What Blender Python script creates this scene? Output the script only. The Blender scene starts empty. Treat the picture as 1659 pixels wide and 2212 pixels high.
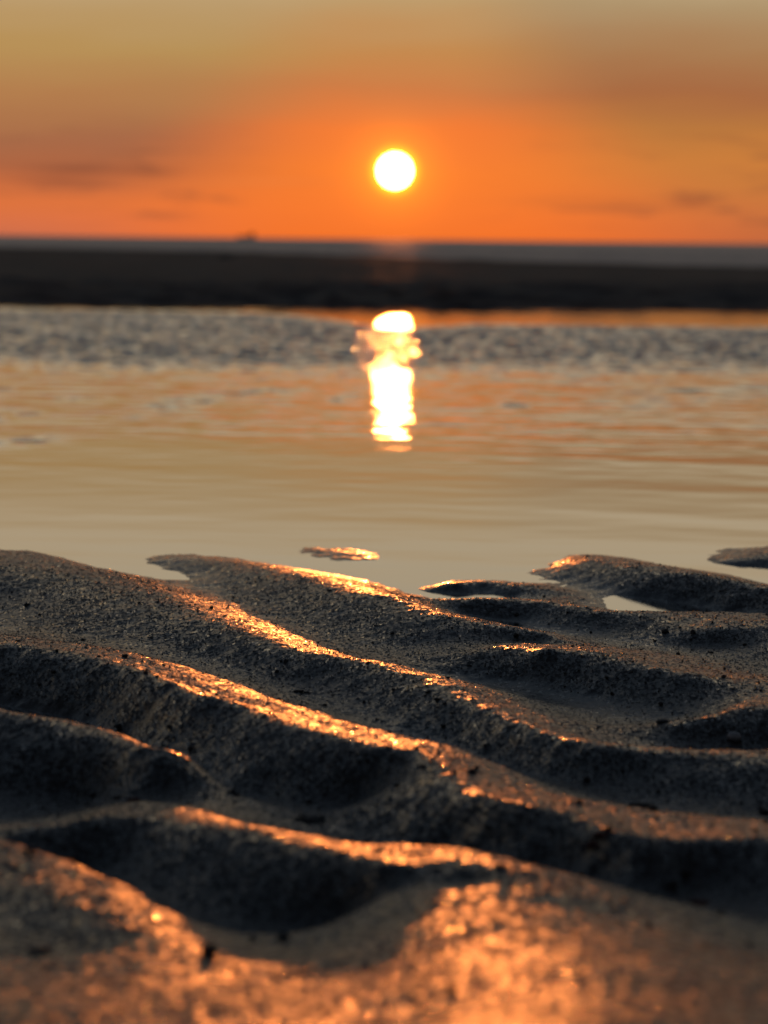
import bpy, math, random
import numpy as np
from mathutils import Matrix, Vector

random.seed(7)
rng = np.random.default_rng(7)
scene = bpy.context.scene
COL = scene.collection

# ------------------------------------------------------------------ camera
# long phone lens held 19 cm above the waterline, tilted down a little
W0, H0, F0 = 1659.0, 2212.0, 7000.0          # picture size and focal length, in picture units
CAM = np.array([0.0, 0.0, 0.19])
PITCH = math.atan((1106 - 517.5) / F0)
ROLL = math.atan(19.0 / 1659.0)
fwd = np.array([0, math.cos(PITCH), -math.sin(PITCH)])
up0 = np.array([0, math.sin(PITCH), math.cos(PITCH)])
right0 = np.array([1.0, 0, 0])
right = right0 * math.cos(ROLL) + up0 * math.sin(ROLL)
up = up0 * math.cos(ROLL) - right0 * math.sin(ROLL)


def direction(px, py):
    px = np.asarray(px, float); py = np.asarray(py, float)
    d = fwd + (px[..., None] - W0 / 2) / F0 * right - (py[..., None] - H0 / 2) / F0 * up
    return d / np.linalg.norm(d, axis=-1, keepdims=True)


def ground(px, py, z):
    d = direction(px, py)
    t = (np.asarray(z) - CAM[2]) / d[..., 2]
    return CAM + d * t[..., None]


cam_data = bpy.data.cameras.new('camera')
cam = bpy.data.objects.new('camera', cam_data)
COL.objects.link(cam)
cam.matrix_world = Matrix(((right[0], up[0], -fwd[0], CAM[0]),
                           (right[1], up[1], -fwd[1], CAM[1]),
                           (right[2], up[2], -fwd[2], CAM[2]),
                           (0, 0, 0, 1)))
cam_data.sensor_fit = 'VERTICAL'
cam_data.sensor_height = 24.0
cam_data.lens = 24.0 * F0 / H0
cam_data.clip_start = 0.01
cam_data.clip_end = 120000
cam_data.dof.use_dof = True
cam_data.dof.focus_distance = 1.46
cam_data.dof.aperture_fstop = cam_data.lens / 5.6     # a 5.6 mm opening
scene.camera = cam

# ------------------------------------------------------------------ sky, sun, exposure
scene.view_settings.view_transform = 'Standard'
scene.view_settings.look = 'None'
scene.view_settings.exposure = 0
scene.view_settings.gamma = 1
scene.cycles.use_denoising = True
scene.cycles.max_bounces = 8
scene.cycles.use_adaptive_sampling = False
scene.cycles.sample_clamp_indirect = 20
scene.cycles.caustics_reflective = False

sun_dir = direction(np.array(853.0), np.array(369.0))
SUN_EL = math.asin(sun_dir[2]); SUN_AZ = math.atan2(sun_dir[0], sun_dir[1])
sl = bpy.data.lights.new('sun_light', 'SUN')
sl.energy = 0.13
sl.angle = math.radians(0.53)
sl.color = (1.0, 0.255, 0.055)
so = bpy.data.objects.new('sun_light', sl)
COL.objects.link(so)
so.rotation_euler = Vector(tuple(sun_dir)).to_track_quat('Z', 'Y').to_euler()


def lin(r, g, b):
    f = lambda c: (c / 255 / 12.92) if c / 255 < 0.04045 else ((c / 255 + 0.055) / 1.055) ** 2.4
    return (f(r), f(g), f(b), 1.0)


class NT:
    """small helper for writing node trees"""
    def __init__(self, tree):
        self.t = tree; self.n = tree.nodes; self.l = tree.links

    def new(self, kind, **kw):
        nd = self.n.new(kind)
        for k, v in kw.items():
            setattr(nd, k, v)
        return nd

    def put(self, sock, v):
        if hasattr(v, 'is_linked'):
            self.l.new(v, sock)
        else:
            sock.default_value = v

    def m(self, op, a, b=None, c=None, clamp=False):
        nd = self.new('ShaderNodeMath', operation=op, use_clamp=clamp)
        self.put(nd.inputs[0], a)
        if b is not None: self.put(nd.inputs[1], b)
        if c is not None: self.put(nd.inputs[2], c)
        return nd.outputs[0]

    def smooth(self, v, a, b):
        nd = self.new('ShaderNodeMapRange', interpolation_type='SMOOTHSTEP')
        self.put(nd.inputs[0], v)
        nd.inputs[1].default_value = a; nd.inputs[2].default_value = b
        return nd.outputs[0]

    def mix(self, f, a, b, blend='MIX'):
        nd = self.new('ShaderNodeMix', data_type='RGBA', blend_type=blend)
        self.put(nd.inputs[0], f); self.put(nd.inputs[6], a); self.put(nd.inputs[7], b)
        return nd.outputs[2]

    def noise(self, vec, scale, detail=2.0, rough=0.5, dist=0.0):
        nd = self.new('ShaderNodeTexNoise')
        self.l.new(vec, nd.inputs['Vector'])
        nd.inputs['Scale'].default_value = scale
        nd.inputs['Detail'].default_value = detail
        nd.inputs['Roughness'].default_value = rough
        nd.inputs['Distortion'].default_value = dist
        return nd.outputs[0]

    def xyz(self, x, y, z):
        nd = self.new('ShaderNodeCombineXYZ')
        self.put(nd.inputs[0], x); self.put(nd.inputs[1], y); self.put(nd.inputs[2], z)
        return nd.outputs[0]

    def ramp(self, fac, stops):
        nd = self.new('ShaderNodeValToRGB')
        self.l.new(fac, nd.inputs[0])
        el = nd.color_ramp.elements
        while len(el) < len(stops):
            el.new(0.5)
        for e, (p, c) in zip(el, stops):
            e.position = p; e.color = c
        return nd.outputs[0]


world = bpy.data.worlds.new('World')
scene.world = world
world.use_nodes = True
world.node_tree.nodes.clear()
w = NT(world.node_tree)
tc = w.new('ShaderNodeTexCoord')
sep = w.new('ShaderNodeSeparateXYZ')
w.l.new(tc.outputs['Generated'], sep.inputs[0])
DEG = 180 / math.pi
el0 = w.m('MULTIPLY', w.m('ARCSINE', sep.outputs[2]), DEG)
az0 = w.m('SUBTRACT', w.m('MULTIPLY', w.m('ARCTAN2', sep.outputs[0], sep.outputs[1]), DEG), SUN_AZ * DEG)
# drifting haze streaks: warp the elevation with stretched noise
nv = w.xyz(w.m('MULTIPLY', az0, 0.16), w.m('MULTIPLY', w.m('SUBTRACT', el0, w.m('MULTIPLY', az0, 0.05)), 1.1), 0.0)
warp = w.m('MULTIPLY', w.m('SUBTRACT', w.noise(nv, 1.0, 5.0, 0.55), 0.5), 0.9)
el = w.m('MAXIMUM', w.m('ADD', el0, w.m('MULTIPLY', warp, w.smooth(el0, 0.0, 1.2))), 0.0)
t = w.m('SQRT', w.m('DIVIDE', el, 90.0))


def P(deg):
    return math.sqrt(deg / 90)


high = [(P(5.4), lin(217, 193, 156)), (P(6.6), lin(215, 198, 167)), (P(8.5), lin(152, 145, 134)), (P(12), lin(94, 97, 101)), (P(20), lin(71, 82, 93)),
        (P(36), lin(55, 67, 82)), (1.0, lin(40, 47, 60))]
centre = w.ramp(t, [(0.0, lin(240, 112, 42)), (P(0.35), lin(246, 120, 47)), (P(1.2), lin(248, 127, 49)), (P(1.9), lin(242, 124, 54)),
                    (P(2.6), lin(206, 124, 70)), (P(3.3), lin(196, 138, 80)), (P(4.3), lin(190, 157, 110))] + high)
left = w.ramp(t, [(0.0, lin(196, 108, 80)), (P(0.3), lin(218, 114, 70)), (P(0.6), lin(222, 116, 62)), (P(1.15), lin(176, 102, 66)),
                  (P(1.7), lin(168, 106, 72)), (P(2.5), lin(180, 126, 78)), (P(3.3), lin(184, 145, 88)), (P(4.2), lin(188, 157, 112))] + high)
rightc = w.ramp(t, [(0.0, lin(178, 96, 64)), (P(0.35), lin(204, 112, 62)), (P(1.4), lin(203, 126, 60)), (P(2.0), lin(186, 120, 62)),
                    (P(2.6), lin(168, 106, 66)), (P(3.3), lin(170, 124, 82)), (P(4.2), lin(176, 149, 110))] + high)
# the orange dome narrows with height
azn = w.m('MULTIPLY', az0, w.m('ADD', 0.72, w.m('MULTIPLY', el0, 0.24)))
cl = w.mix(w.smooth(azn, -0.9, -5.6), centre, left)
clr = w.mix(w.smooth(azn, 1.2, 5.8), cl, rightc)
# thin dusk clouds low on both sides
cv = w.xyz(w.m('MULTIPLY', az0, 0.55), w.m('MULTIPLY', el0, 4.2), 3.7)
cn = w.noise(cv, 1.0, 4.0, 0.6, 0.4)
cmask = w.m('MULTIPLY', w.smooth(cn, 0.50, 0.72), w.m('MULTIPLY', w.smooth(w.m('ABSOLUTE', az0), 0.8, 4.5),
            w.m('MULTIPLY', w.smooth(el0, 0.1, 0.5), w.smooth(el0, 2.4, 1.1))))
clr = w.mix(w.m('MULTIPLY', cmask, 0.55), clr, lin(120, 74, 56))


def cloud(azc, elc, wa, we, col, amt):
    """one small soft streak of cloud at a place in the sky"""
    global clr
    u = w.m('DIVIDE', w.m('SUBTRACT', az0, azc), wa)
    v = w.m('DIVIDE', w.m('SUBTRACT', w.m('ADD', el0, w.m('MULTIPLY', warp, 0.35)), elc), we)
    r2 = w.m('ADD', w.m('MULTIPLY', u, u), w.m('MULTIPLY', v, v))
    clr = w.mix(w.m('MULTIPLY', w.m('EXPONENT', w.m('MULTIPLY', r2, -1.0)), amt), clr, col)


cloud(-5.6, 1.14, 0.8, 0.09, lin(120, 70, 52), 0.55)
cloud(-4.35, 1.12, 0.5, 0.07, lin(120, 70, 52), 0.5)
cloud(-5.9, 0.92, 0.9, 0.10, lin(140, 80, 56), 0.55)
cloud(5.2, 0.70, 0.35, 0.11, lin(140, 76, 52), 0.55)
cloud(-2.3, 0.98, 1.2, 0.05, lin(235, 128, 62), 0.5)
cloud(3.2, 0.70, 1.2, 0.10, lin(205, 108, 52), 0.45)
# away from the sunset the sky is a dim grey blue
back = w.ramp(t, [(0.0, lin(70, 66, 70)), (P(6), lin(80, 78, 82)), (P(20), lin(72, 75, 82)), (P(45), lin(56, 62, 72)), (1.0, lin(42, 48, 60))])
clr = w.mix(w.smooth(w.m('ABSOLUTE', az0), 14.0, 80.0), clr, back)
# glow of the air close round the sun
dotn = w.new('ShaderNodeVectorMath', operation='DOT_PRODUCT')
w.l.new(tc.outputs['Generated'], dotn.inputs[0]); dotn.inputs[1].default_value = tuple(sun_dir)
ang = w.m('MULTIPLY', w.m('ARCCOSINE', w.m('MINIMUM', dotn.outputs['Value'], 0.9999999)), DEG)
glow = w.m('ADD', w.m('MULTIPLY', w.m('EXPONENT', w.m('MULTIPLY', w.m('MULTIPLY', ang, ang), -11.0)), 0.9),
           w.m('MULTIPLY', w.m('EXPONENT', w.m('MULTIPLY', ang, -1.6)), 0.22))
gcol = w.mix(1.0, (1.0, 0.22, 0.012, 1), w.xyz(glow, glow, glow), 'MULTIPLY')
clr = w.mix(1.0, clr, gcol, 'ADD')
halo = w.m('EXPONENT', w.m('MULTIPLY', w.m('POWER', w.m('DIVIDE', ang, 0.62), 2.0), -1.0))
clr = w.mix(1.0, clr, w.mix(1.0, (0.5, 0.16, 0.004, 1), w.xyz(halo, halo, halo), 'MULTIPLY'), 'ADD')
rim = w.m('EXPONENT', w.m('MULTIPLY', w.m('POWER', w.m('DIVIDE', ang, 0.385), 6.0), -1.0))
clr = w.mix(1.0, clr, w.mix(1.0, (1.4, 0.80, 0.012, 1), w.xyz(rim, rim, rim), 'MULTIPLY'), 'ADD')
clr = w.mix(w.smooth(el0, 0.0, -0.02), clr, lin(60, 46, 40))
bg = w.new('ShaderNodeBackground'); w.l.new(clr, bg.inputs[0]); bg.inputs[1].default_value = 1.0
sky = w.new('ShaderNodeTexSky', sky_type='NISHITA')
sky.sun_disc = False; sky.sun_elevation = SUN_EL; sky.sun_rotation = SUN_AZ
sky.air_density = 1.0; sky.dust_density = 2.0
bg2 = w.new('ShaderNodeBackground'); w.l.new(sky.outputs[0], bg2.inputs[0]); bg2.inputs[1].default_value = 0.05
# the physical sky carries the dome overhead, the dusk colours the band near the horizon
addw = w.new('ShaderNodeMixShader')
w.l.new(w.m('MULTIPLY', w.smooth(el0, 12.0, 60.0), 0.25), addw.inputs[0])
w.l.new(bg.outputs[0], addw.inputs[1]); w.l.new(bg2.outputs[0], addw.inputs[2])
out = w.new('ShaderNodeOutputWorld')
w.l.new(addw.outputs[0], out.inputs[0])


# ------------------------------------------------------------------ helpers
def mat(name):
    m_ = bpy.data.materials.new(name)
    m_.use_nodes = True
    nt = NT(m_.node_tree)
    return m_, nt, m_.node_tree.nodes['Principled BSDF']


def mesh_obj(name, verts, faces, material, parent=None, smooth=True):
    me = bpy.data.meshes.new(name)
    verts = np.asarray(verts, np.float32); faces = np.asarray(faces, np.int32)
    n, k = faces.shape
    me.vertices.add(len(verts)); me.vertices.foreach_set('co', verts.ravel())
    me.loops.add(n * k); me.loops.foreach_set('vertex_index', faces.ravel())
    me.polygons.add(n)
    me.polygons.foreach_set('loop_start', np.arange(0, n * k, k, dtype=np.int32))
    me.polygons.foreach_set('loop_total', np.full(n, k, np.int32))
    me.update(calc_edges=True)
    if smooth:
        me.polygons.foreach_set('use_smooth', np.ones(len(me.polygons), bool))
    me.materials.append(material)
    o = bpy.data.objects.new(name, me)
    COL.objects.link(o)
    if parent: o.parent = parent
    return o


def grid_faces(nr, nc):
    i = np.arange((nr - 1) * (nc - 1)); r = i // (nc - 1); c = i % (nc - 1)
    a = r * nc + c
    return np.stack([a, a + 1, a + nc + 1, a + nc], 1)


def vnoise(x, y, seed):
    """gradient noise, about -0.7..0.7"""
    xi = np.floor(x).astype(np.int64); yi = np.floor(y).astype(np.int64)
    xf = x - xi; yf = y - yi

    def g(ix, iy):
        h = (ix * 374761393 + iy * 668265263 + seed * 974634777) & 0xFFFFFFFF
        h = ((h ^ (h >> 13)) * 1274126177) & 0xFFFFFFFF
        a = (h ^ (h >> 16)) * (2 * math.pi / 4294967296.0)
        return np.cos(a), np.sin(a)
    u = xf * xf * xf * (xf * (xf * 6 - 15) + 10); v = yf * yf * yf * (yf * (yf * 6 - 15) + 10)
    r = 0
    for dx in (0, 1):
        for dy in (0, 1):
            gx, gy = g(xi + dx, yi + dy)
            wgt = (u if dx else 1 - u) * (v if dy else 1 - v)
            r = r + wgt * (gx * (xf - dx) + gy * (yf - dy))
    return r


def fbm(x, y, seed, octv=4, gain=0.5):
    s = 0; a = 1
    for k in range(octv):
        s = s + a * vnoise(x * 2 ** k, y * 2 ** k, seed + k); a *= gain
    return s


# ------------------------------------------------------------------ rippled beach
def r4(*pts): return [(x / 2, 1128 + y / 2) for x, y in pts]
def r5(*pts): return [(829.5 + x / 2, 1128 + y / 2) for x, y in pts]
def r6(*pts): return [(x / 2, 1526 + y / 2) for x, y in pts]
def r7(*pts): return [(829.5 + x / 2, 1526 + y / 2) for x, y in pts]


MM = 0.001
CREST, FOOT = [], []      # (picture points, height from, height to)
# crests
CREST.append((r4((-200, 120), (0, 124), (60, 126), (150, 150), (250, 180), (400, 220), (500, 262), (650, 305), (760, 350), (880, 405), (1000, 455), (1100, 490),
                 (1240, 548), (1400, 588), (1520, 606), (1659, 625)) +
              r5((80, 660), (180, 675), (290, 712), (360, 765), (450, 805), (540, 865), (650, 905), (800, 960), (950, 990)) +
              r7((1100, 197), (1250, 207), (1400, 208), (1659, 215), (1900, 225)), 10, 14, 1))
CREST.append((r4((830, 148), (950, 168), (1100, 188), (1250, 214), (1400, 246), (1480, 275), (1560, 300), (1659, 318)) +
              r5((80, 340), (150, 378), (270, 408), (400, 432), (500, 455), (600, 472), (700, 490), (800, 522)), [(0, 2), (.2, 7), (.5, 13), (.8, 11), (1, 6)], 0, 1))
CREST.append((r4((1430, 110), (1510, 124), (1590, 144), (1645, 160)), [(0, 0.0), (.4, 0.6), (.7, 0.6), (1, .0)], 0, 0))
CREST.append((r5((330, 268), (400, 262), (480, 255), (560, 280), (700, 312), (830, 325)), 3.5, 3.0, 0))
CREST.append((r5((360, 340), (500, 340), (620, 342), (750, 357), (880, 378), (950, 394), (1050, 392), (1200, 394), (1350, 392), (1500, 400), (1659, 405), (1850, 420)), 7, 9, 1))
CREST.append((r5((740, 175), (830, 145), (900, 150), (1050, 172), (1200, 198), (1400, 235), (1550, 265), (1659, 292), (1850, 330)), [(0, 1.5), (.15, 7), (.5, 12), (1, 11)], 0, 1))
CREST.append((r5((1540, 165), (1600, 145), (1659, 135), (1800, 130)), 2, 6, 0))
CREST.append((r5((490, 533), (560, 532), (640, 552), (760, 560), (850, 553), (950, 568), (1050, 595), (1130, 630), (1210, 650), (1330, 672), (1450, 680)), [(0, 9), (.2, 13), (.6, 13), (1, 11)], 0, 1))
CREST.append((r5((1480, 462), (1560, 452), (1659, 448), (1850, 450)), 9, 12, 0))
CREST.append((r5((1400, 850), (1480, 812), (1560, 795), (1659, 800), (1850, 800)), 11, 16, 1))
CREST.append((r4((-200, 505), (0, 525), (100, 537), (250, 563), (400, 593), (480, 622), (600, 670), (700, 715), (850, 780), (1000, 805), (1150, 852), (1200, 877),
                 (1350, 910), (1500, 945), (1659, 985)) +
              r7((130, 212), (230, 255), (300, 312), (380, 378), (450, 422), (600, 467), (760, 492), (850, 520), (1000, 580), (1130, 612), (1250, 590), (1400, 575),
                 (1659, 590), (1900, 610)), 17, 23.5, 2))
CREST.append((r6((-200, 20), (0, 55), (200, 82), (350, 118), (480, 160), (540, 205), (640, 245), (735, 255)), 22, 18, 1))
CREST.append((r6((-200, 560), (130, 552), (250, 510), (370, 475), (480, 442), (560, 452), (700, 475), (900, 540), (1100, 565), (1300, 605), (1500, 645), (1659, 700)) +
              r7((200, 640), (400, 690), (600, 735)), [(0, 16), (.35, 18), (.65, 21.5), (1, 25)], 0, 1))
CREST.append((r6((-200, 600), (0, 660), (150, 725), (280, 800), (400, 880), (500, 950)), [(0, 23), (.4, 23), (1, 20.5)], 0, 1))
# feet of the steep faces
FOOT.append((r4((-200, 300), (0, 310), (100, 330), (250, 380), (400, 432), (600, 485), (800, 545), (1000, 600), (1200, 665), (1400, 725), (1659, 800)) +
             r5((150, 855), (300, 900)) + r7((450, 180), (600, 245), (800, 305), (1000, 370), (1150, 415), (1300, 440), (1500, 460), (1659, 480), (1900, 500)), [(0, 6), (.5, 5), (.8, 5), (1, 6)], 0))
FOOT.append((r4((-200, 690), (0, 715), (150, 740), (300, 772), (450, 805)) + r6((600, 70), (780, 200), (900, 330), (1000, 385), (1200, 422), (1400, 440), (1550, 405)), 5, 5))
FOOT.append((r6((1659, 480),) + r7((200, 545), (450, 595), (650, 640), (850, 685), (1000, 725), (1200, 745), (1400, 765), (1659, 800), (1900, 840)), 10, 16))
FOOT.append((r6((-200, 480), (0, 490), (100, 465), (250, 400), (400, 345), (600, 332), (800, 352)), 3, 4))
FOOT.append((r6((-200, 480), (100, 565), (250, 625), (450, 730), (600, 810), (750, 895), (900, 975), (1100, 990), (1300, 975), (1450, 930), (1580, 860)), 8, 10))
FOOT.append((r7((850, 690), (1000, 750), (1200, 800), (1400, 825), (1659, 910), (1900, 960)), 12, 15))
FOOT.append((r4((650, 235), (800, 258), (950, 305), (1100, 375), (1250, 432), (1400, 492), (1500, 542), (1659, 582)), 0.6, 4.5))
FOOT.append((r5((450, 645), (600, 672), (800, 705), (1000, 745), (1150, 790), (1300, 830)), 3, 4))
FOOT.append((r5((550, 500), (700, 512), (850, 532)), 2.5, 2.5))
FOOT.append((r5((900, 458), (1100, 505), (1250, 530), (1400, 528)), 2.5, 3))
FOOT.append((r5((1450, 565), (1659, 615), (1850, 640)), 4, 4))
FOOT.append((r5((1400, 950), (1500, 970), (1659, 965), (1850, 960)), 4, 4))
FOOT.append((r5((230, 330), (340, 385), (500, 405), (650, 442), (800, 488)), -0.8, 1.2))
FOOT.append((r4((700, 128), (830, 124), (1000, 142), (1200, 178), (1350, 203), (1500, 234), (1659, 266)) + r5((130, 290), (260, 340)), -1, -1))
FOOT.append((r4((-200, 95), (0, 104), (150, 128), (250, 152), (400, 186), (550, 230), (680, 250)), -1, -1))
FOOT.append((r5((650, 120), (830, 125), (1000, 142), (1200, 172), (1400, 208), (1500, 222), (1600, 245)), -1.5, -1.5))
FOOT.append((r5((200, 262), (330, 240), (480, 225), (640, 205), (700, 195)), -1, -1))
FOOT.append((r5((420, 300), (560, 322)), -0.5, -0.5))
FOOT.append((r5((700, 215), (850, 272), (1000, 318), (1200, 338), (1400, 355), (1600, 380), (1800, 395)), [(0, 0.8), (.25, 0.2), (.35, -0.5), (.75, -0.5), (.85, .8), (1, 1.5)], 0))
FOOT.append((r5((1500, 185), (1650, 235), (1800, 280)), -2.5, -2.5))


def resample(pts, step_px=24):
    pts = np.array(pts, float)
    d = np.r_[0, np.cumsum(np.hypot(*np.diff(pts, axis=0).T))]
    n = max(2, int(d[-1] / step_px) + 1)
    s = np.linspace(0, d[-1], n)
    return np.stack([np.interp(s, d, pts[:, 0]), np.interp(s, d, pts[:, 1])], 1), s / d[-1]


ctrl, BRINK = [], []
for pts, z0, z1, big in CREST:
    q, s = resample(pts)
    z = (np.interp(s, *zip(*z0)) if isinstance(z0, list) else z0 + (z1 - z0) * s) * MM
    g_ = ground(q[:, 0], q[:, 1], z)
    for k, p in enumerate(g_):
        ctrl.append(p)
        BRINK.append((q[k, 0], q[k, 1], p[2], p[1]))
        if big:
            ctrl.append((p[0] + 0.006, p[1] + 0.022, p[2] - 0.0016))
        if big == 2:
            ctrl.append((p[0] + 0.010, p[1] + 0.055, p[2] - 0.0044))
for pts, z0, z1 in FOOT:
    q, s = resample(pts, 40)
    z = (np.interp(s, *zip(*z0)) if isinstance(z0, list) else z0 + (z1 - z0) * s) * MM
    for k in range(len(q)):
        # a face cannot be steeper than wet sand stands: lift the foot where it would be
        best = None
        for (cx, cy, cz, cd) in BRINK:
            if abs(cx - q[k, 0]) < 22 and cy < q[k, 1] and (best is None or cy > best[0]):
                best = (cy, cz, cd)
        if best:
            z[k] = max(z[k], best[1] - (q[k, 1] - best[0]) * best[2] / 9600)
    ctrl.extend(ground(q[:, 0], q[:, 1], z))
# the foremost swell falls gently towards the lens; the pool bed drops away beyond
for px, py, z in [
        # near rim of the foreground swell, just this side of its edge
        (150, 1862, 20.5), (250, 1905, 19.5), (350, 1962, 18), (440, 2034, 16.5), (540, 2052, 15), (650, 2045, 14.5), (740, 2015, 16), (800, 1975, 18), (850, 1930, 20.5), (950, 1960, 23),
        (860, 1822, 20), (1000, 1835, 20), (1150, 1878, 19.5), (1300, 1908, 18.5), (1480, 1960, 18), (1659, 2020, 17), (1800, 2060, 16.5),
        # its surface rising towards the lens
        (0, 1960, 22), (0, 2100, 22.5), (0, 2212, 27), (100, 2010, 20.5), (200, 2080, 20.5), (200, 2212, 26), (350, 2090, 20.5), (400, 2150, 22.5), (430, 2212, 25),
        (560, 2120, 19), (600, 2212, 25), (750, 2110, 19.5), (800, 2212, 26), (900, 1900, 21.5), (1000, 1905, 22), (900, 2010, 22), (950, 2110, 27), (1000, 2212, 32),
        (1100, 1990, 26), (1150, 2100, 31), (1250, 2212, 38), (1300, 1990, 23.5), (1350, 2050, 27.5), (1450, 2130, 32.5), (1659, 2100, 25.5), (1659, 2212, 35.5), (1500, 2212, 38), (300, 2350, 29), (800, 2350, 33), (1300, 2350, 39)]:
    ctrl.append(ground(np.array(px), np.array(py), z * MM))
for px, py, z in [(-100, 1165, -6), (150, 1172, -6), (400, 1170, -6), (560, 1180, -4), (900, 1215, -3), (860, 1180, -5), (1000, 1190, -5), (1150, 1160, -6), (1400, 1165, -6), (1600, 1170, -6),
                  (620, 1160, -6), (760, 1150, -7), (560, 1160, -6)]:
    ctrl.append(ground(np.array(px), np.array(py), z * MM))
for xx in np.linspace(-0.6, 0.6, 9):
    ctrl.append((xx, 2.5, -0.012)); ctrl.append((xx, 2.8, -0.018))
C_ = np.array(ctrl)
# thin points that nearly coincide
keep = []
for i in range(len(C_)):
    if all((C_[i, 0] - C_[j, 0]) ** 2 + (C_[i, 1] - C_[j, 1]) ** 2 > 0.004 ** 2 for j in keep):
        keep.append(i)
C_ = C_[keep]
CX, CY, CZ = C_.T


def tps(r2):
    return np.where(r2 > 0, r2 * np.log(np.maximum(r2, 1e-12)), 0) * 0.5


n_ = len(C_)
K = tps((CX[:, None] - CX) ** 2 + (CY[:, None] - CY) ** 2) + np.eye(n_) * 2e-6
Pm = np.stack([np.ones(n_), CX, CY], 1)
A = np.block([[K, Pm], [Pm.T, np.zeros((3, 3))]])
sol = np.linalg.solve(A, np.r_[CZ, 0, 0, 0])
# coarse lattice of the fitted surface, then cubic look-up
LX0, LX1, LY0, LY1, LN, LM = -0.62, 0.62, 0.45, 2.75, 249, 461
lx = np.linspace(LX0, LX1, LN); ly = np.linspace(LY0, LY1, LM)
LAT = np.zeros((LM, LN))
for i in range(LM):
    r2 = (lx[:, None] - CX) ** 2 + (ly[i] - CY) ** 2
    LAT[i] = tps(r2) @ sol[:n_] + sol[n_] + sol[n_ + 1] * lx + sol[n_ + 2] * ly[i]


def cub(f):
    return [((-f + 2) * f - 1) * f / 2, ((3 * f - 5) * f * f + 2) / 2, ((-3 * f + 4) * f + 1) * f / 2, (f - 1) * f * f / 2]


def lattice(x, y):
    u = np.clip((x - LX0) / (LX1 - LX0) * (LN - 1), 1, LN - 3.001); v = np.clip((y - LY0) / (LY1 - LY0) * (LM - 1), 1, LM - 3.001)
    iu = u.astype(int); iv = v.astype(int); cu = cub(u - iu); cv_ = cub(v - iv)
    r = 0
    for a in range(4):
        for b in range(4):
            r = r + cv_[a] * cu[b] * LAT[iv + a - 1, iu + b - 1]
    return r


def sstep(a, b, v):
    t_ = np.clip((v - a) / (b - a), 0, 1)
    return t_ * t_ * (3 - 2 * t_)


def ripples(x, y):
    """ripple train of the rest of the beach"""
    ph = (x * 0.82 + y * 0.57) / 0.125 + 0.8 * fbm(x * 2.2, y * 2.2, 11, 3)
    f = ph - np.floor(ph)
    saw = np.where(f < 0.68, f / 0.68, (1 - f) / 0.32)
    saw = saw * saw * (3 - 2 * saw)
    base = 0.004 + 0.022 * sstep(2.0, 0.6, y) - 0.02 * sstep(1.9, 2.6, y)
    return base + 0.013 * (saw - 0.3) * sstep(3.0, 1.9, y)


def sand_height(x, y, fine=True):
    halfw = 0.14 + 0.128 * np.clip(y, 0, 3)
    wgt = sstep(halfw * 1.35, halfw * 0.98, np.abs(x)) * sstep(0.50, 0.60, y) * sstep(2.7, 2.4, y)
    z = np.where(wgt > 0, lattice(x, y) * wgt, 0) + ripples(x, y) * (1 - wgt)
    z = np.maximum(z, -0.03)
    if fine:
        # water-smoothed backs; run-off lines and small slumps on the faces that fall towards the lens
        fall = np.where(wgt > 0, (lattice(x, y + 0.005) - lattice(x, y - 0.005)) / 0.010, 0.0)
        fw = sstep(0.03, 0.22, fall)
        nr = 0.45 + 0.55 * sstep(0.86, 1.02, y)
        z = z + nr * (0.00065 + 0.0006 * fw) * fbm(x * 24, y * 15, 31, 3)
        z = z + nr * (0.00046 + 0.00040 * fw) * fbm(x * 80 + 3 * y, y * 58 - 14 * x, 41, 3, 0.55)
        z = z + 0.00019 * nr * fbm(x * 300, y * 200, 61, 2)
        z = z + 0.0004 * sstep(1.05, 0.85, y) * fbm(x * 11 + 2 * y, y * 48 - 6 * x, 67, 3, 0.55)
    return z


# rows follow the eye: dense where the picture looks, sparse elsewhere
yv = 0.19 * F0 / np.linspace(2760 - 517, 1130 - 517, 1250)
ys = np.r_[np.linspace(-1.2, 0.585, 60), yv, np.linspace(yv[-1] + 0.02, 3.2, 40), np.array([3.6, 4.2, 5, 6, 8, 10, 14])]
us = np.r_[np.linspace(-6, -1.32, 30), np.linspace(-1.3, 1.3, 1200), np.linspace(1.32, 6, 30)]
Y, U = np.meshgrid(ys, us, indexing='ij')
X = U * (0.03 + 0.125 * np.maximum(Y, 0.4))
Z = sand_height(X, Y)
sand_m, s, bs = mat('wet sand')
tcs = s.new('ShaderNodeTexCoord'); ob = tcs.outputs['Object']
grain = s.noise(ob, 900, 2.0, 0.6)
grain2 = s.noise(ob, 330, 2.0, 0.55)
patch = s.noise(ob, 22, 4.0, 0.6)
tone = s.ramp(s.m('ADD', s.m('MULTIPLY', grain, 0.6), s.m('MULTIPLY', patch, 0.4)),
              [(0.30, (0.010, 0.009, 0.008, 1)), (0.55, (0.024, 0.021, 0.018, 1)), (0.75, (0.050, 0.042, 0.034, 1))])
s.l.new(tone, bs.inputs['Base Color'])
sz = s.new('ShaderNodeSeparateXYZ'); s.l.new(ob, sz.inputs[0])
# where the pool laps the sand a film of water fills the grain
dry = s.smooth(s.m('ADD', sz.outputs[2], s.m('MULTIPLY', s.m('SUBTRACT', patch, 0.5), 0.006)), 0.0004, 0.0060)

bs.inputs['IOR'].default_value = 1.36
bump = s.new('ShaderNodeBump')
bump.inputs['Strength'].default_value = 1.0; bump.inputs['Distance'].default_value = 1.0
hgt = s.m('MULTIPLY', s.m('ADD', s.m('MULTIPLY', grain, 0.0003), s.m('MULTIPLY', grain2, 0.0006)), s.m('ADD', 0.15, s.m('MULTIPLY', dry, 0.85)))
s.l.new(hgt, bump.inputs['Height'])


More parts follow.
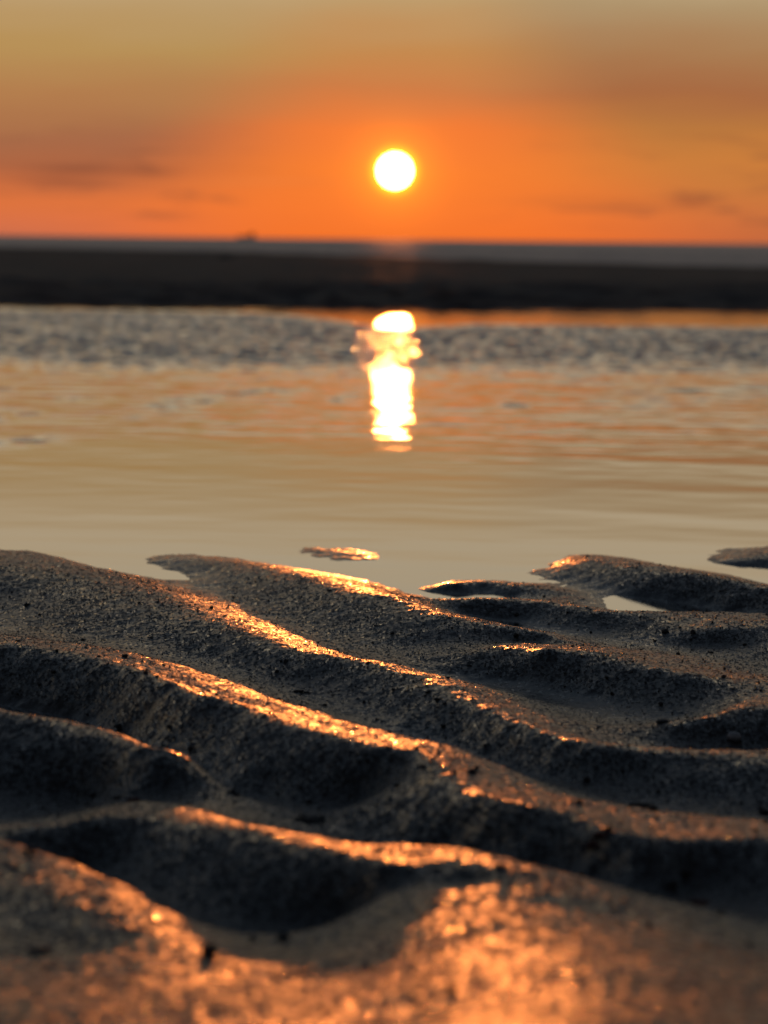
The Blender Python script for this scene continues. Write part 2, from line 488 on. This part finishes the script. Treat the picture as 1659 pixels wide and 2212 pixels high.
def grain_normal(scale, amt, base):
    mp = s.new('ShaderNodeMapping'); mp.inputs['Scale'].default_value = (1.0, 0.38, 1.0)
    s.l.new(ob, mp.inputs['Vector'])
    vo = s.new('ShaderNodeTexVoronoi'); vo.inputs['Scale'].default_value = scale
    s.l.new(mp.outputs[0], vo.inputs['Vector'])
    sub = s.new('ShaderNodeVectorMath', operation='SUBTRACT'); s.l.new(vo.outputs['Color'], sub.inputs[0]); sub.inputs[1].default_value = (0.5, 0.5, 0.5)
    sc = s.new('ShaderNodeVectorMath', operation='SCALE'); s.l.new(sub.outputs[0], sc.inputs[0]); s.l.new(s.m('MULTIPLY', s.m('ADD', 0.12, s.m('MULTIPLY', dry, 0.88)), amt), sc.inputs['Scale'])
    ad_ = s.new('ShaderNodeVectorMath', operation='ADD'); s.l.new(base, ad_.inputs[0]); s.l.new(sc.outputs[0], ad_.inputs[1])
    nm = s.new('ShaderNodeVectorMath', operation='NORMALIZE'); s.l.new(ad_.outputs[0], nm.inputs[0])
    return nm.outputs[0], vo.outputs['Color']


gnrm, gcolr = grain_normal(850, 0.50, bump.outputs[0])
s.l.new(gnrm, bs.inputs['Normal'])
# one grain in eight has a clean flat face that flashes, the rest are dull with wet
gsep = s.new('ShaderNodeSeparateColor'); s.l.new(gcolr, gsep.inputs[0])
flash = s.m('GREATER_THAN', gsep.outputs[2], 0.86)
dull = s.m('ADD', 0.22, s.m('MULTIPLY', patch, 0.12))
s.l.new(s.m('SUBTRACT', dull, s.m('MULTIPLY', flash, s.m('SUBTRACT', dull, 0.09))), bs.inputs['Roughness'])
beach = mesh_obj('sand', np.stack([X.ravel(), Y.ravel(), Z.ravel()], 1), grid_faces(*X.shape), sand_m)
beach['kind'] = 'structure'

# ------------------------------------------------------------------ sandbar across the pool
yb = np.r_[np.linspace(8.3, 12.5, 220), np.linspace(12.6, 24, 160), np.linspace(24.3, 60, 60)]
ub = np.linspace(-1, 1, 420)
YB, UB = np.meshgrid(yb, ub, indexing='ij')
XB = np.sign(UB) * (np.abs(UB) * 2.6 + np.abs(UB) ** 3 * 40)
edge = 9.35 + 0.42 * XB / (1 + np.abs(XB) * 0.25) + 0.25 * fbm(XB * 1.3, YB * 0.4, 71, 4, 0.6)
top = 0.088 - 0.010 * XB / (1 + np.abs(XB) * 0.3)
far = 19.0 - 3.0 * XB / (1 + np.abs(XB) * 0.4)
ZB = -0.035 + (0.035 + 0.052) * sstep(-1.4, 1.3, YB - edge) ** 1.0 * 1.0
ZB = ZB + (top - 0.052) * sstep(0.8, 6.5, YB - edge) - 0.22 * sstep(0, 7, YB - far)
ZB = ZB + 0.030 * fbm(XB * 5.0, YB * 1.8, 77, 4, 0.6) * sstep(-1.2, 0.0, YB - edge) * sstep(2.2, 0.6, YB - edge)
ZB = ZB + 0.007 * fbm(XB * 2.2, YB * 2.0, 81, 4, 0.55) + 0.004 * fbm(XB * 7, YB * 4, 91, 3)
bar = mesh_obj('sandbar', np.stack([XB.ravel(), YB.ravel(), ZB.ravel()], 1), grid_faces(*XB.shape), None or sand_m)
bar['kind'] = 'structure'
bar_m, b, bb = mat('bar sand')
tcb = b.new('ShaderNodeTexCoord'); obb = tcb.outputs['Object']
pb = b.noise(obb, 2.5, 4.0, 0.6)
b.l.new(b.ramp(pb, [(0.35, (0.028, 0.015, 0.009, 1)), (0.65, (0.095, 0.050, 0.028, 1))]), bb.inputs['Base Color'])
b.l.new(b.m('ADD', 0.50, b.m('MULTIPLY', pb, 0.24)), bb.inputs['Roughness'])
bb.inputs['IOR'].default_value = 1.25
bpb = b.new('ShaderNodeBump'); bpb.inputs['Strength'].default_value = 1.0; bpb.inputs['Distance'].default_value = 1.0
b.l.new(b.m('ADD', b.m('MULTIPLY', b.noise(obb, 9, 3, 0.6), 0.0026), b.m('MULTIPLY', b.noise(obb, 60, 2, 0.5), 0.0014)), bpb.inputs['Height'])
b.l.new(bpb.outputs[0], bb.inputs['Normal'])
bar.data.materials[0] = bar_m

# ------------------------------------------------------------------ water
def water_material(name, rough, amp, silt=(1, 1, 1, 1)):
    m_, n, p = mat(name)
    o_ = n.new('ShaderNodeTexCoord').outputs['Object']
    n.n.remove(p)
    df = n.new('ShaderNodeBsdfDiffuse'); df.inputs['Color'].default_value = (0.018, 0.018, 0.016, 1)
    gl = n.new('ShaderNodeBsdfGlossy', distribution='BECKMANN'); gl.inputs['Color'].default_value = silt
    gl.inputs['Roughness'].default_value = rough
    fr = n.new('ShaderNodeFresnel'); fr.inputs['IOR'].default_value = 1.5
    mx = n.new('ShaderNodeMixShader')
    n.l.new(fr.outputs[0], mx.inputs[0]); n.l.new(df.outputs[0], mx.inputs[1]); n.l.new(gl.outputs[0], mx.inputs[2])
    n.l.new(mx.outputs[0], n.n['Material Output'].inputs[0])
    bp = n.new('ShaderNodeBump'); bp.inputs['Strength'].default_value = 1.0; bp.inputs['Distance'].default_value = 1.0
    n.l.new(n.m('MULTIPLY', n.noise(o_, 40.0, 2, 0.5), amp), bp.inputs['Height'])
    n.l.new(bp.outputs[0], gl.inputs['Normal']); n.l.new(bp.outputs[0], fr.inputs['Normal'])
    return m_


def sheet(name, xs, ys_, z, material):
    Xs, Ys = np.meshgrid(xs, ys_)
    o = mesh_obj(name, np.stack([Xs.ravel(), Ys.ravel(), np.full(Xs.size, z)], 1), grid_faces(*Xs.shape), material)
    o['kind'] = 'structure'
    return o


def pool_height(x, y):
    yw = y + 0.55 * fbm(x * 0.9, y * 0.8, 201, 3) + 0.16 * x
    lim = 7.3 + 0.9 * sstep(0.1, -0.4, x) - 0.6 * np.exp(-((x - 0.02) / 0.12) ** 2)
    ruf = sstep(4.25, 5.4, yw) * sstep(0.35, -0.35, yw - lim)
    mid = sstep(2.75, 3.3, yw) * sstep(6.0, 5.2, yw)
    gust = sstep(0.22, 0.5, fbm(x * 2.0 + 3, y * 1.1, 207, 3)) * sstep(2.6, 3.2, y) * sstep(5.0, 4.6, y)
    h = (0.0005 + 0.0009 * sstep(-0.1, 0.5, x)) * fbm(x * 1.0 + y * 0.3, y * 5.0 + x * 2.2, 211, 2)                       # long lazy swells
    h = h * (0.5 + 0.5 * sstep(2.2, 3.2, y))
    h = h + 0.00012 * fbm(x * 12, y * 16, 221, 2)
    h = h + (0.0010 * mid + 0.0012 * gust) * fbm(x * 7, y * 13, 231, 2)
    h = h + 0.0009 * sstep(0.2, -0.5, x) * sstep(7.0, 7.6, yw) * fbm(x * 9, y * 14, 261, 2)
    h = h + (0.00022 * sstep(2.2, 3.0, y) + 0.0004 * mid) * fbm(x * 22, y * 36, 251, 2)
    h = h + 0.0047 * ruf * fbm(x * 20, y * 28, 241, 3) + 0.0003 * gust * fbm(x * 30, y * 40, 245, 2)
    # cat's paws: little patches of wind-roughened water
    for cx, cy, wx, wy in PAWS:
        h = h + 0.0021 * np.exp(-((x - cx) / wx) ** 2 - ((y - cy - 1.2 * (x - cx)) / wy) ** 2) * fbm(x * 26, y * 40, 271, 2)
    return h


PAWS = [(-0.235, 3.72, 0.045, 0.12), (-0.16, 4.02, 0.06, 0.07), (-0.345, 2.98, 0.05, 0.08), (-0.05, 3.88, 0.018, 0.08), (0.15, 3.75, 0.022, 0.06),
        (-0.40, 3.4, 0.03, 0.06), (-0.37, 3.78, 0.03, 0.06), (0.62, 5.9, 0.10, 0.18)]

ys = np.r_[np.linspace(-1.2, 1.2, 20), np.linspace(1.22, 3.0, 180), np.linspace(3.008, 8.9, 800), np.linspace(8.93, 11.5, 90)]
us = np.r_[np.linspace(-8, -1.3, 30), np.linspace(-1.28, 1.28, 340), np.linspace(1.3, 8, 30)]
Y, U = np.meshgrid(ys, us, indexing='ij')
X = U * (0.03 + 0.125 * np.maximum(Y, 0.8))
Z = pool_height(X, Y) * (np.abs(U) < 3) * sstep(1.4, 2.2, Y)
pool = mesh_obj('tidal_pool', np.stack([X.ravel(), Y.ravel(), Z.ravel()], 1), grid_faces(*X.shape), water_material('pool water', 0.075, 0.00001))
pool['kind'] = 'structure'

# the sea: real choppy wavelets near, longer waves further out, flat to the horizon
ys = np.r_[np.linspace(12.5, 60, 900), 60 * 1.006 ** np.arange(1, 560), np.array([2000., 2500, 4000, 8000, 16000, 32000])]
us = np.r_[-30, -12, -5, -2.5, np.linspace(-1.5, 1.5, 200), 2.5, 5, 12, 30]
Y, U = np.meshgrid(ys, us, indexing='ij')
X = U * (0.2 + 0.125 * Y)
Z = 0.013 * fbm(X * 1.6, Y * 3.4, 301, 2) * sstep(80, 45, Y) + 0.032 * fbm(X * 0.5, Y * 1.0, 311, 2) * sstep(25, 60, Y) * sstep(240, 150, Y) \
    + 0.16 * fbm(X * 0.1, Y * 0.22, 321, 2) * sstep(100, 250, Y) * sstep(1700, 900, Y)
sea = mesh_obj('sea', np.stack([X.ravel(), Y.ravel(), Z.ravel() - 0.002], 1), grid_faces(*X.shape), water_material('sea water', 0.5, 0.004, (0.95, 0.78, 0.66, 1)))
sea['kind'] = 'structure'
# the bed below everything, out to the horizon
bed_m, bd, bdp = mat('sea bed sand')
bn = bd.noise(bd.new('ShaderNodeTexCoord').outputs['Object'], 1.5, 4)
bd.l.new(bd.ramp(bn, [(0.3, (0.03, 0.025, 0.02, 1)), (0.7, (0.07, 0.06, 0.05, 1))]), bdp.inputs['Base Color'])
sheet('seabed', np.r_[-60000, -1000, -100, np.linspace(-40, 40, 9), 100, 1000, 60000], np.r_[-60, -1.2, 3, 10, 40, 200, 2000, 30000], -0.30, bed_m)


# ------------------------------------------------------------------ things
def tag(o, label, cat, group=None):
    o['label'] = label; o['category'] = cat
    if group: o['group'] = group
    return o


def ico(sub):
    import bmesh
    bm = bmesh.new()
    bmesh.ops.create_icosphere(bm, subdivisions=sub, radius=1.0)
    v = np.array([q.co[:] for q in bm.verts]); f = np.array([[q.index for q in fc.verts] for fc in bm.faces])
    bm.free()
    return v, f


# the sun: a ball of glowing gas, so it lets the sun lamp's light through
sun_m, sn, sp_ = mat('sun glow')
sn.n.remove(sp_)
em = sn.new('ShaderNodeEmission'); em.inputs[0].default_value = (1.0, 0.42, 0.06, 1); em.inputs[1].default_value = 45.0
tr = sn.new('ShaderNodeBsdfTransparent')
ad = sn.new('ShaderNodeAddShader'); sn.l.new(em.outputs[0], ad.inputs[0]); sn.l.new(tr.outputs[0], ad.inputs[1])
sn.l.new(ad.outputs[0], sn.n['Material Output'].inputs[0])
v, f = ico(5)
SD = 45000.0
sun = mesh_obj('sun', v * SD * math.tan(math.radians(0.285)), f, sun_m)
sun.location = tuple(sun_dir * SD)
tag(sun, 'white hot round setting sun low over the sea horizon', 'sun')


# a small ship on the horizon
def box_vf(x0, x1, y0, y1, z0, z1):
    vv = np.array([(x, y, z) for z in (z0, z1) for y in (y0, y1) for x in (x0, x1)], float)
    ff = np.array([(0, 2, 3, 1), (4, 5, 7, 6), (0, 1, 5, 4), (2, 6, 7, 3), (0, 4, 6, 2), (1, 3, 7, 5)])
    return vv, ff


ship_m, sh, shp = mat('dark ship paint')
sh.l.new(sh.ramp(sh.noise(sh.new('ShaderNodeTexCoord').outputs['Object'], 0.3, 3), [(0.3, (0.03, 0.025, 0.022, 1)), (0.7, (0.06, 0.05, 0.045, 1))]), shp.inputs['Base Color'])
shp.inputs['Roughness'].default_value = 0.6
SHIP_D = 9000.0
d_ = direction(np.array(533.0), np.array(513.0))
ship = bpy.data.objects.new('cargo_ship', None); COL.objects.link(ship)
ship.location = (d_[0] / d_[1] * SHIP_D, SHIP_D, 0.0)
tag(ship, 'small dark ship blurred on the horizon left of the sun', 'ship')
# hull: tapered sections bow (left) to stern
secs = []
for x, hw, zt in [(-27, 0.4, 6.5), (-22, 3.2, 5.6), (-14, 5.0, 4.8), (10, 5.0, 4.6), (20, 5.0, 5.2), (24, 4.2, 5.6)]:
    secs.append([(x, -hw, zt), (x + 0.5, -hw * 0.8, 0), (x + 0.6, -hw * 0.5, -2), (x + 0.6, hw * 0.5, -2), (x + 0.5, hw * 0.8, 0), (x, hw, zt)])
hv = np.array(secs).reshape(-1, 3); hf = []
for i in range(len(secs) - 1):
    for k in range(6):
        a0 = i * 6 + k; a1 = i * 6 + (k + 1) % 6
        hf.append((a0, a1, a1 + 6, a0 + 6))
for e in (0, len(secs) - 1):
    o6 = e * 6
    hf += [(o6, o6 + 1, o6 + 4, o6 + 5), (o6 + 1, o6 + 2, o6 + 3, o6 + 4)]
mesh_obj('hull', hv, hf, ship_m, ship, False)


def boxes(name, lst, material, parent):
    vv, ff, n0 = [], [], 0
    for bx in lst:
        q, r = box_vf(*bx); vv.append(q); ff.append(r + n0); n0 += 8
    return mesh_obj(name, np.concatenate(vv), np.concatenate(ff), material, parent, False)


boxes('superstructure', [(8, 19, -4, 4, 4.6, 9.5), (9.5, 17.5, -3.6, 3.6, 9.5, 12.4), (10.5, 16, -3.2, 3.2, 12.4, 15.4)], ship_m, ship)
boxes('funnel', [(17.6, 20.2, -1.2, 1.2, 9.5, 16.5)], ship_m, ship)
boxes('mast', [(12.8, 13.2, -0.2, 0.2, 15.4, 20.5), (11.6, 14.4, -0.15, 0.15, 18.0, 18.3)], ship_m, ship)
boxes('cargo_hatch', [(-12, -4, -3.4, 3.4, 4.6, 6.4), (-3, 6, -3.4, 3.4, 4.6, 6.2)], ship_m, ship)

# ------------------------------------------------------------------ grit, pebbles, shells
grit_m, gm, gp = mat('dark grit')
gn = gm.noise(gm.new('ShaderNodeTexCoord').outputs['Object'], 240, 3, 0.6)
gm.l.new(gm.ramp(gn, [(0.3, (0.008, 0.007, 0.006, 1)), (0.7, (0.03, 0.025, 0.02, 1))]), gp.inputs['Base Color'])
gp.inputs['Roughness'].default_value = 0.55
red_m, rm, rp = mat('red brown weed')
rn = rm.noise(rm.new('ShaderNodeTexCoord').outputs['Object'], 300, 3, 0.6)
rm.l.new(rm.ramp(rn, [(0.3, (0.03, 0.008, 0.005, 1)), (0.7, (0.11, 0.028, 0.015, 1))]), rp.inputs['Base Color'])
rp.inputs['Roughness'].default_value = 0.45
shell_m, sm_, shl = mat('pale shell')
snn = sm_.noise(sm_.new('ShaderNodeTexCoord').outputs['Object'], 400, 3, 0.6)
sm_.l.new(sm_.ramp(snn, [(0.3, (0.16, 0.16, 0.17, 1)), (0.7, (0.30, 0.29, 0.29, 1))]), shl.inputs['Base Color'])
shl.inputs['Roughness'].default_value = 0.25


def hit(px, py):
    """where the sight line through a picture point meets the sand"""
    d = direction(np.array(float(px)), np.array(float(py)))
    t_ = np.linspace(0.6, 2.6, 6000)
    p = CAM + d * t_[:, None]
    below = p[:, 2] < sand_height(p[:, 0], p[:, 1], True)
    i = int(np.argmax(below))
    return p[i] if below.any() else None


IV2, IF2 = ico(3)
IV1, IF1 = ico(1)


def lump(seed, rough=0.35, base=(IV2, IF2)):
    vv = base[0].copy()
    n1 = vnoise(vv[:, 0] * 1.3 + seed * 7.1, vv[:, 1] * 1.3 + vv[:, 2] * 1.1 + seed, seed) + 0.5 * vnoise(vv[:, 2] * 2.6 + seed * 3.3, vv[:, 0] * 2.6 - vv[:, 1] * 1.9, seed + 9)
    return vv * (1 + rough * 1.6 * n1)[:, None]


def pebble(px, py, wpx, hpx, label, cat, name='pebble', material=None, group=None, seed=1, rough=0.35, depth=0.8):
    p = hit(px, py)
    if p is None: return None
    dist = np.linalg.norm(p - CAM)
    sx = wpx / F0 * dist / 2; sz = hpx / F0 * dist / 2
    vv = lump(seed, rough) * np.array([sx, max(sx * depth, sz), sz])
    o = mesh_obj(name, vv, IF2, material or grit_m)
    o.location = (p[0], p[1], sand_height(np.array(p[0]), np.array(p[1])).item() + sz * 0.45)
    o.rotation_euler = (0, 0, (seed * 1.7) % 3.1)
    if label: tag(o, label, cat, group)
    return o


def clump(px, py, wpx, hpx, label, cat, material, seed, name='seaweed_clump', n=14):
    """a little heap of crumbs and strands, one mesh"""
    p = hit(px, py)
    if p is None: return None
    dist = np.linalg.norm(p - CAM); sx = wpx / F0 * dist / 2; sz = hpx / F0 * dist / 2
    rr = np.random.default_rng(seed); vv, ff, n0 = [], [], 0
    for k in range(n):
        ox = rr.normal(0, 0.42) * sx; oy = rr.normal(0, 0.42) * sx
        s_ = sx * rr.uniform(0.10, 0.26)
        hgt_ = sz * max(0.1, 1 - (ox / sx) ** 2) * rr.uniform(0.1, 0.9)
        q = lump(seed * 31 + k, 0.45, (IV2, IF2)) * np.array([s_ * rr.uniform(0.8, 1.8), s_, min(s_ * 0.7, sz * 0.5)])
        gz = sand_height(np.array(p[0] + ox), np.array(p[1] + oy)).item()
        q = q + np.array([ox, oy, gz - p[2] + hgt_])
        vv.append(q); ff.append(IF2 + n0); n0 += len(q)
    o = mesh_obj(name, np.concatenate(vv), np.concatenate(ff), material)
    o.location = (p[0], p[1], p[2])
    tag(o, label, cat)
    return o


pebble(452, 2064, 24, 34, 'blurred dark upright pebble on the nearest glowing sand crest', 'pebble', seed=3, rough=0.4)
pebble(612, 2026, 30, 16, 'dark slanted chip in the foreground hollow, right of a smaller one', 'pebble', seed=4)
pebble(545, 2028, 22, 10, 'small dark chip at the bottom of the foreground hollow', 'pebble', seed=5)
pebble(82, 2056, 56, 12, 'long flat dark chip on the near left sand slope', 'pebble', seed=6, rough=0.25)
pebble(255, 1571, 22, 10, 'dark flat crumb on the trough above the left glinting crest', 'pebble', seed=8)
pebble(366, 1572, 14, 9, 'round dark crumb right of the left glinting crest', 'pebble', seed=9)
pebble(270, 1419, 17, 9, 'dark crumb on the crest of the second ripple at the left', 'pebble', seed=10)
pebble(457, 1314, 9, 7, 'lone black speck in the gold strip of the farthest left ripple', 'pebble', seed=11)
pebble(1030, 1661, 13, 10, 'upper one of three black crumbs at the forked glowing crest', 'pebble', seed=12)
pebble(1021, 1669, 17, 11, 'biggest of three black crumbs at the forked glowing crest', 'pebble', seed=13)
pebble(982, 1669, 12, 8, 'left one of three black crumbs at the forked glowing crest', 'pebble', seed=14)
pebble(1080, 1874, 30, 8, 'dark wedge shaped crumb on the broad glowing foreground slope', 'pebble', seed=15, rough=0.45)
pebble(1116, 1329, 12, 8, 'black speck on the flooded ripple edge right of centre', 'pebble', seed=16)
pebble(1465, 1414, 10, 7, 'black speck in front of the dark mound at the right', 'pebble', seed=17)
pebble(1437, 1366, 16, 10, 'black crumb in the trough below the small right hand pool', 'pebble', seed=18)
pebble(1497, 1368, 11, 11, 'upright black crumb right of the trough below the small pool', 'pebble', seed=19)
pebble(1115, 1375, 12, 10, 'black crumb on the tapering end of the upper middle ripple', 'pebble', seed=20)
pebble(1454, 1916, 20, 22, 'blurred dark crumb standing on the far side of the foreground slope', 'pebble', seed=21)
pebble(1650, 1758, 22, 16, 'dark crumb at the right edge in the trough', 'pebble', seed=22)
pebble(976, 2138, 26, 16, 'faint blurred dark crumb low in the foreground sparkle', 'pebble', seed=23)
pebble(1427, 1523, 9, 10, 'small upright black crumb above the black shell flake', 'pebble', seed=24)
pebble(1268, 1686, 16, 12, 'black crumb in the dark hollow right of the forked crest', 'pebble', seed=25)
pebble(1432, 1561, 32, 11, 'black oval shell flake lying flat in the right hand trough', 'shell flake', name='shell_flake', seed=26, rough=0.12)
pebble(1586, 1597, 34, 22, 'pale rounded shell half buried in the dark right hand face', 'shell', name='shell', material=shell_m, seed=27, rough=0.10)
clump(1294, 1813, 62, 20, 'reddish brown weed scrap on the slope right of centre', 'seaweed', red_m, 41)
clump(65, 1843, 34, 26, 'brown weed scrap on the left foreground crest', 'seaweed', red_m, 42)
clump(287, 1731, 34, 14, 'brownish weed scrap at the left tip of the foreground crest', 'seaweed', red_m, 43)
clump(250, 1726, 24, 13, 'dark weed scrap beside the brownish one on the crest tip', 'seaweed', grit_m, 44)
clump(202, 1718, 26, 11, 'black weed scrap at the edge of the black left hollow', 'seaweed', grit_m, 45)
clump(1388, 1743, 60, 14, 'strung out dark weed scrap above the right hand glowing crest', 'seaweed', grit_m, 46)
clump(1508, 1953, 50, 16, 'reddish weed scrap on the blurred right foreground rim', 'seaweed', red_m, 47)
clump(506, 1716, 34, 11, 'dark crumbly weed scrap in the trough left of centre', 'seaweed', grit_m, 48)
clump(668, 1772, 80, 9, 'wide crumbly dark weed patch behind the foreground crest', 'seaweed', grit_m, 49, n=34)
clump(648, 1495, 34, 8, 'low dark weed scrap in the middle trough', 'seaweed', grit_m, 50)

# a weathered lump on the sandbar
pr = ground(np.array(488.0), np.array(560.0), 0.088)
vv = lump(61, 0.35) * np.array([0.036, 0.034, 0.016])
rock = mesh_obj('rock', vv, IF2, grit_m)
rock.location = (pr[0], pr[1], 0.092)
tag(rock, 'dark blurred lump on top of the distant sandbar', 'rock')

# scattered specks that look alike
TINY = []
while len(TINY) < 190:
    px = random.uniform(-20, 1680); py = random.triangular(1300, 1950, 1480)
    if vnoise(np.array(px / 170), np.array(py / 60), 171).item() + random.uniform(-0.35, 0.35) < 0.05: continue
    q = hit(px, py)
    if q is None or q[2] < 0.001: continue
    TINY.append((px, py))
protos = []
for k in range(8):
    vv = lump(100 + k, 0.4) * np.array([1, 0.85, 0.75])
    me_o = mesh_obj('sand_pellet', vv, IF2, grit_m)
    protos.append(me_o)
for i, (px, py) in enumerate(TINY):
    o = protos[i] if i < 8 else protos[i % 8].copy()
    if i >= 8: COL.objects.link(o)
    q = hit(px, py); dist = np.linalg.norm(q - CAM)
    r_ = min(0.0010, 0.0003 * random.paretovariate(2.4))
    o.scale = (r_ * random.uniform(0.9, 1.7), r_, r_ * random.uniform(0.7, 1.1))
    o.rotation_euler = (random.uniform(-.3, .3), random.uniform(-.3, .3), random.uniform(0, 6.2))
    o.location = (q[0], q[1], sand_height(np.array(q[0]), np.array(q[1])).item() + r_ * 0.35)
    tag(o, 'tiny dark sand pellet scattered on the wet ripples', 'sand pellet', 'tiny dark pellets scattered over the rippled sand')

# the finest crumbs, too many to count
NG = 5200
gx = rng.uniform(-0.34, 0.34, NG * 2); gy = 0.75 + 1.3 * rng.random(NG * 2)
dens = fbm(gx * 9, gy * 6, 131, 3)
ok = dens + rng.uniform(-0.5, 0.5, NG * 2) > 0.0
gx, gy = gx[ok], gy[ok]
gz = sand_height(gx, gy); ok = gz > 0.0015
gx, gy, gz = gx[ok], gy[ok], gz[ok]
rad = 0.00022 + 0.00022 * rng.pareto(3.0, len(gx)); rad = np.minimum(rad, 0.0009)
sq = rng.uniform(0.7, 1.5, (len(gx), 3)); sq[:, 2] *= 0.7
VV = (IV1[None] * (rad[:, None] * sq)[:, None, :] * rng.uniform(0.75, 1.25, (len(gx), len(IV1), 1)) + np.stack([gx, gy, gz + rad * 0.3], 1)[:, None, :]).reshape(-1, 3)
FF = (IF1[None] + (np.arange(len(gx)) * len(IV1))[:, None, None]).reshape(-1, 3)
fine_grit = mesh_obj('fine_grit', VV, FF, grit_m)
fine_grit['kind'] = 'stuff'

# single wet grains standing proud of the packed sand: the ones that sparkle
NB = 50000
by = 0.60 + 1.16 * rng.random(NB * 2) ** 0.9
bx = rng.uniform(-1.12, 1.12, NB * 2) * (0.02 + 0.125 * by)
ok = rng.random(NB * 2) < 0.55 + 0.45 * np.tanh(3 * fbm(bx * 30, by * 20, 151, 3))
bx, by = bx[ok][:NB], by[ok][:NB]
bz = sand_height(bx, by); ok = bz > 0.002
bx, by, bz = bx[ok], by[ok], bz[ok]
rad = np.clip(0.00017 + 0.00008 * rng.pareto(3.0, len(bx)), 0, 0.00048) * (0.6 + 0.4 * by)
keepf = [k for k in range(len(IF1)) if IV1[IF1[k]][:, 2].mean() > -0.35]
IFB = IF1[keepf]
sq = rng.uniform(0.75, 1.35, (len(bx), 3)); sq[:, 2] *= 0.85
VV = (IV1[None] * (rad[:, None] * sq)[:, None, :] * rng.uniform(0.88, 1.12, (len(bx), len(IV1), 1)) + np.stack([bx, by, bz + rad * 0.1], 1)[:, None, :]).reshape(-1, 3)
FF = (IFB[None] + (np.arange(len(bx)) * len(IV1))[:, None, None]).reshape(-1, 3)
wet_m, wm, wp = mat('wet sand grain')
wn = wm.noise(wm.new('ShaderNodeTexCoord').outputs['Object'], 500, 1)
wm.l.new(wm.ramp(wn, [(0.3, (0.03, 0.03, 0.03, 1)), (0.7, (0.14, 0.135, 0.125, 1))]), wp.inputs['Base Color'])
wp.inputs['Roughness'].default_value = 0.16; wp.inputs['IOR'].default_value = 1.4
grains = mesh_obj('sand_grains', VV, FF, wet_m)
grains['kind'] = 'stuff'
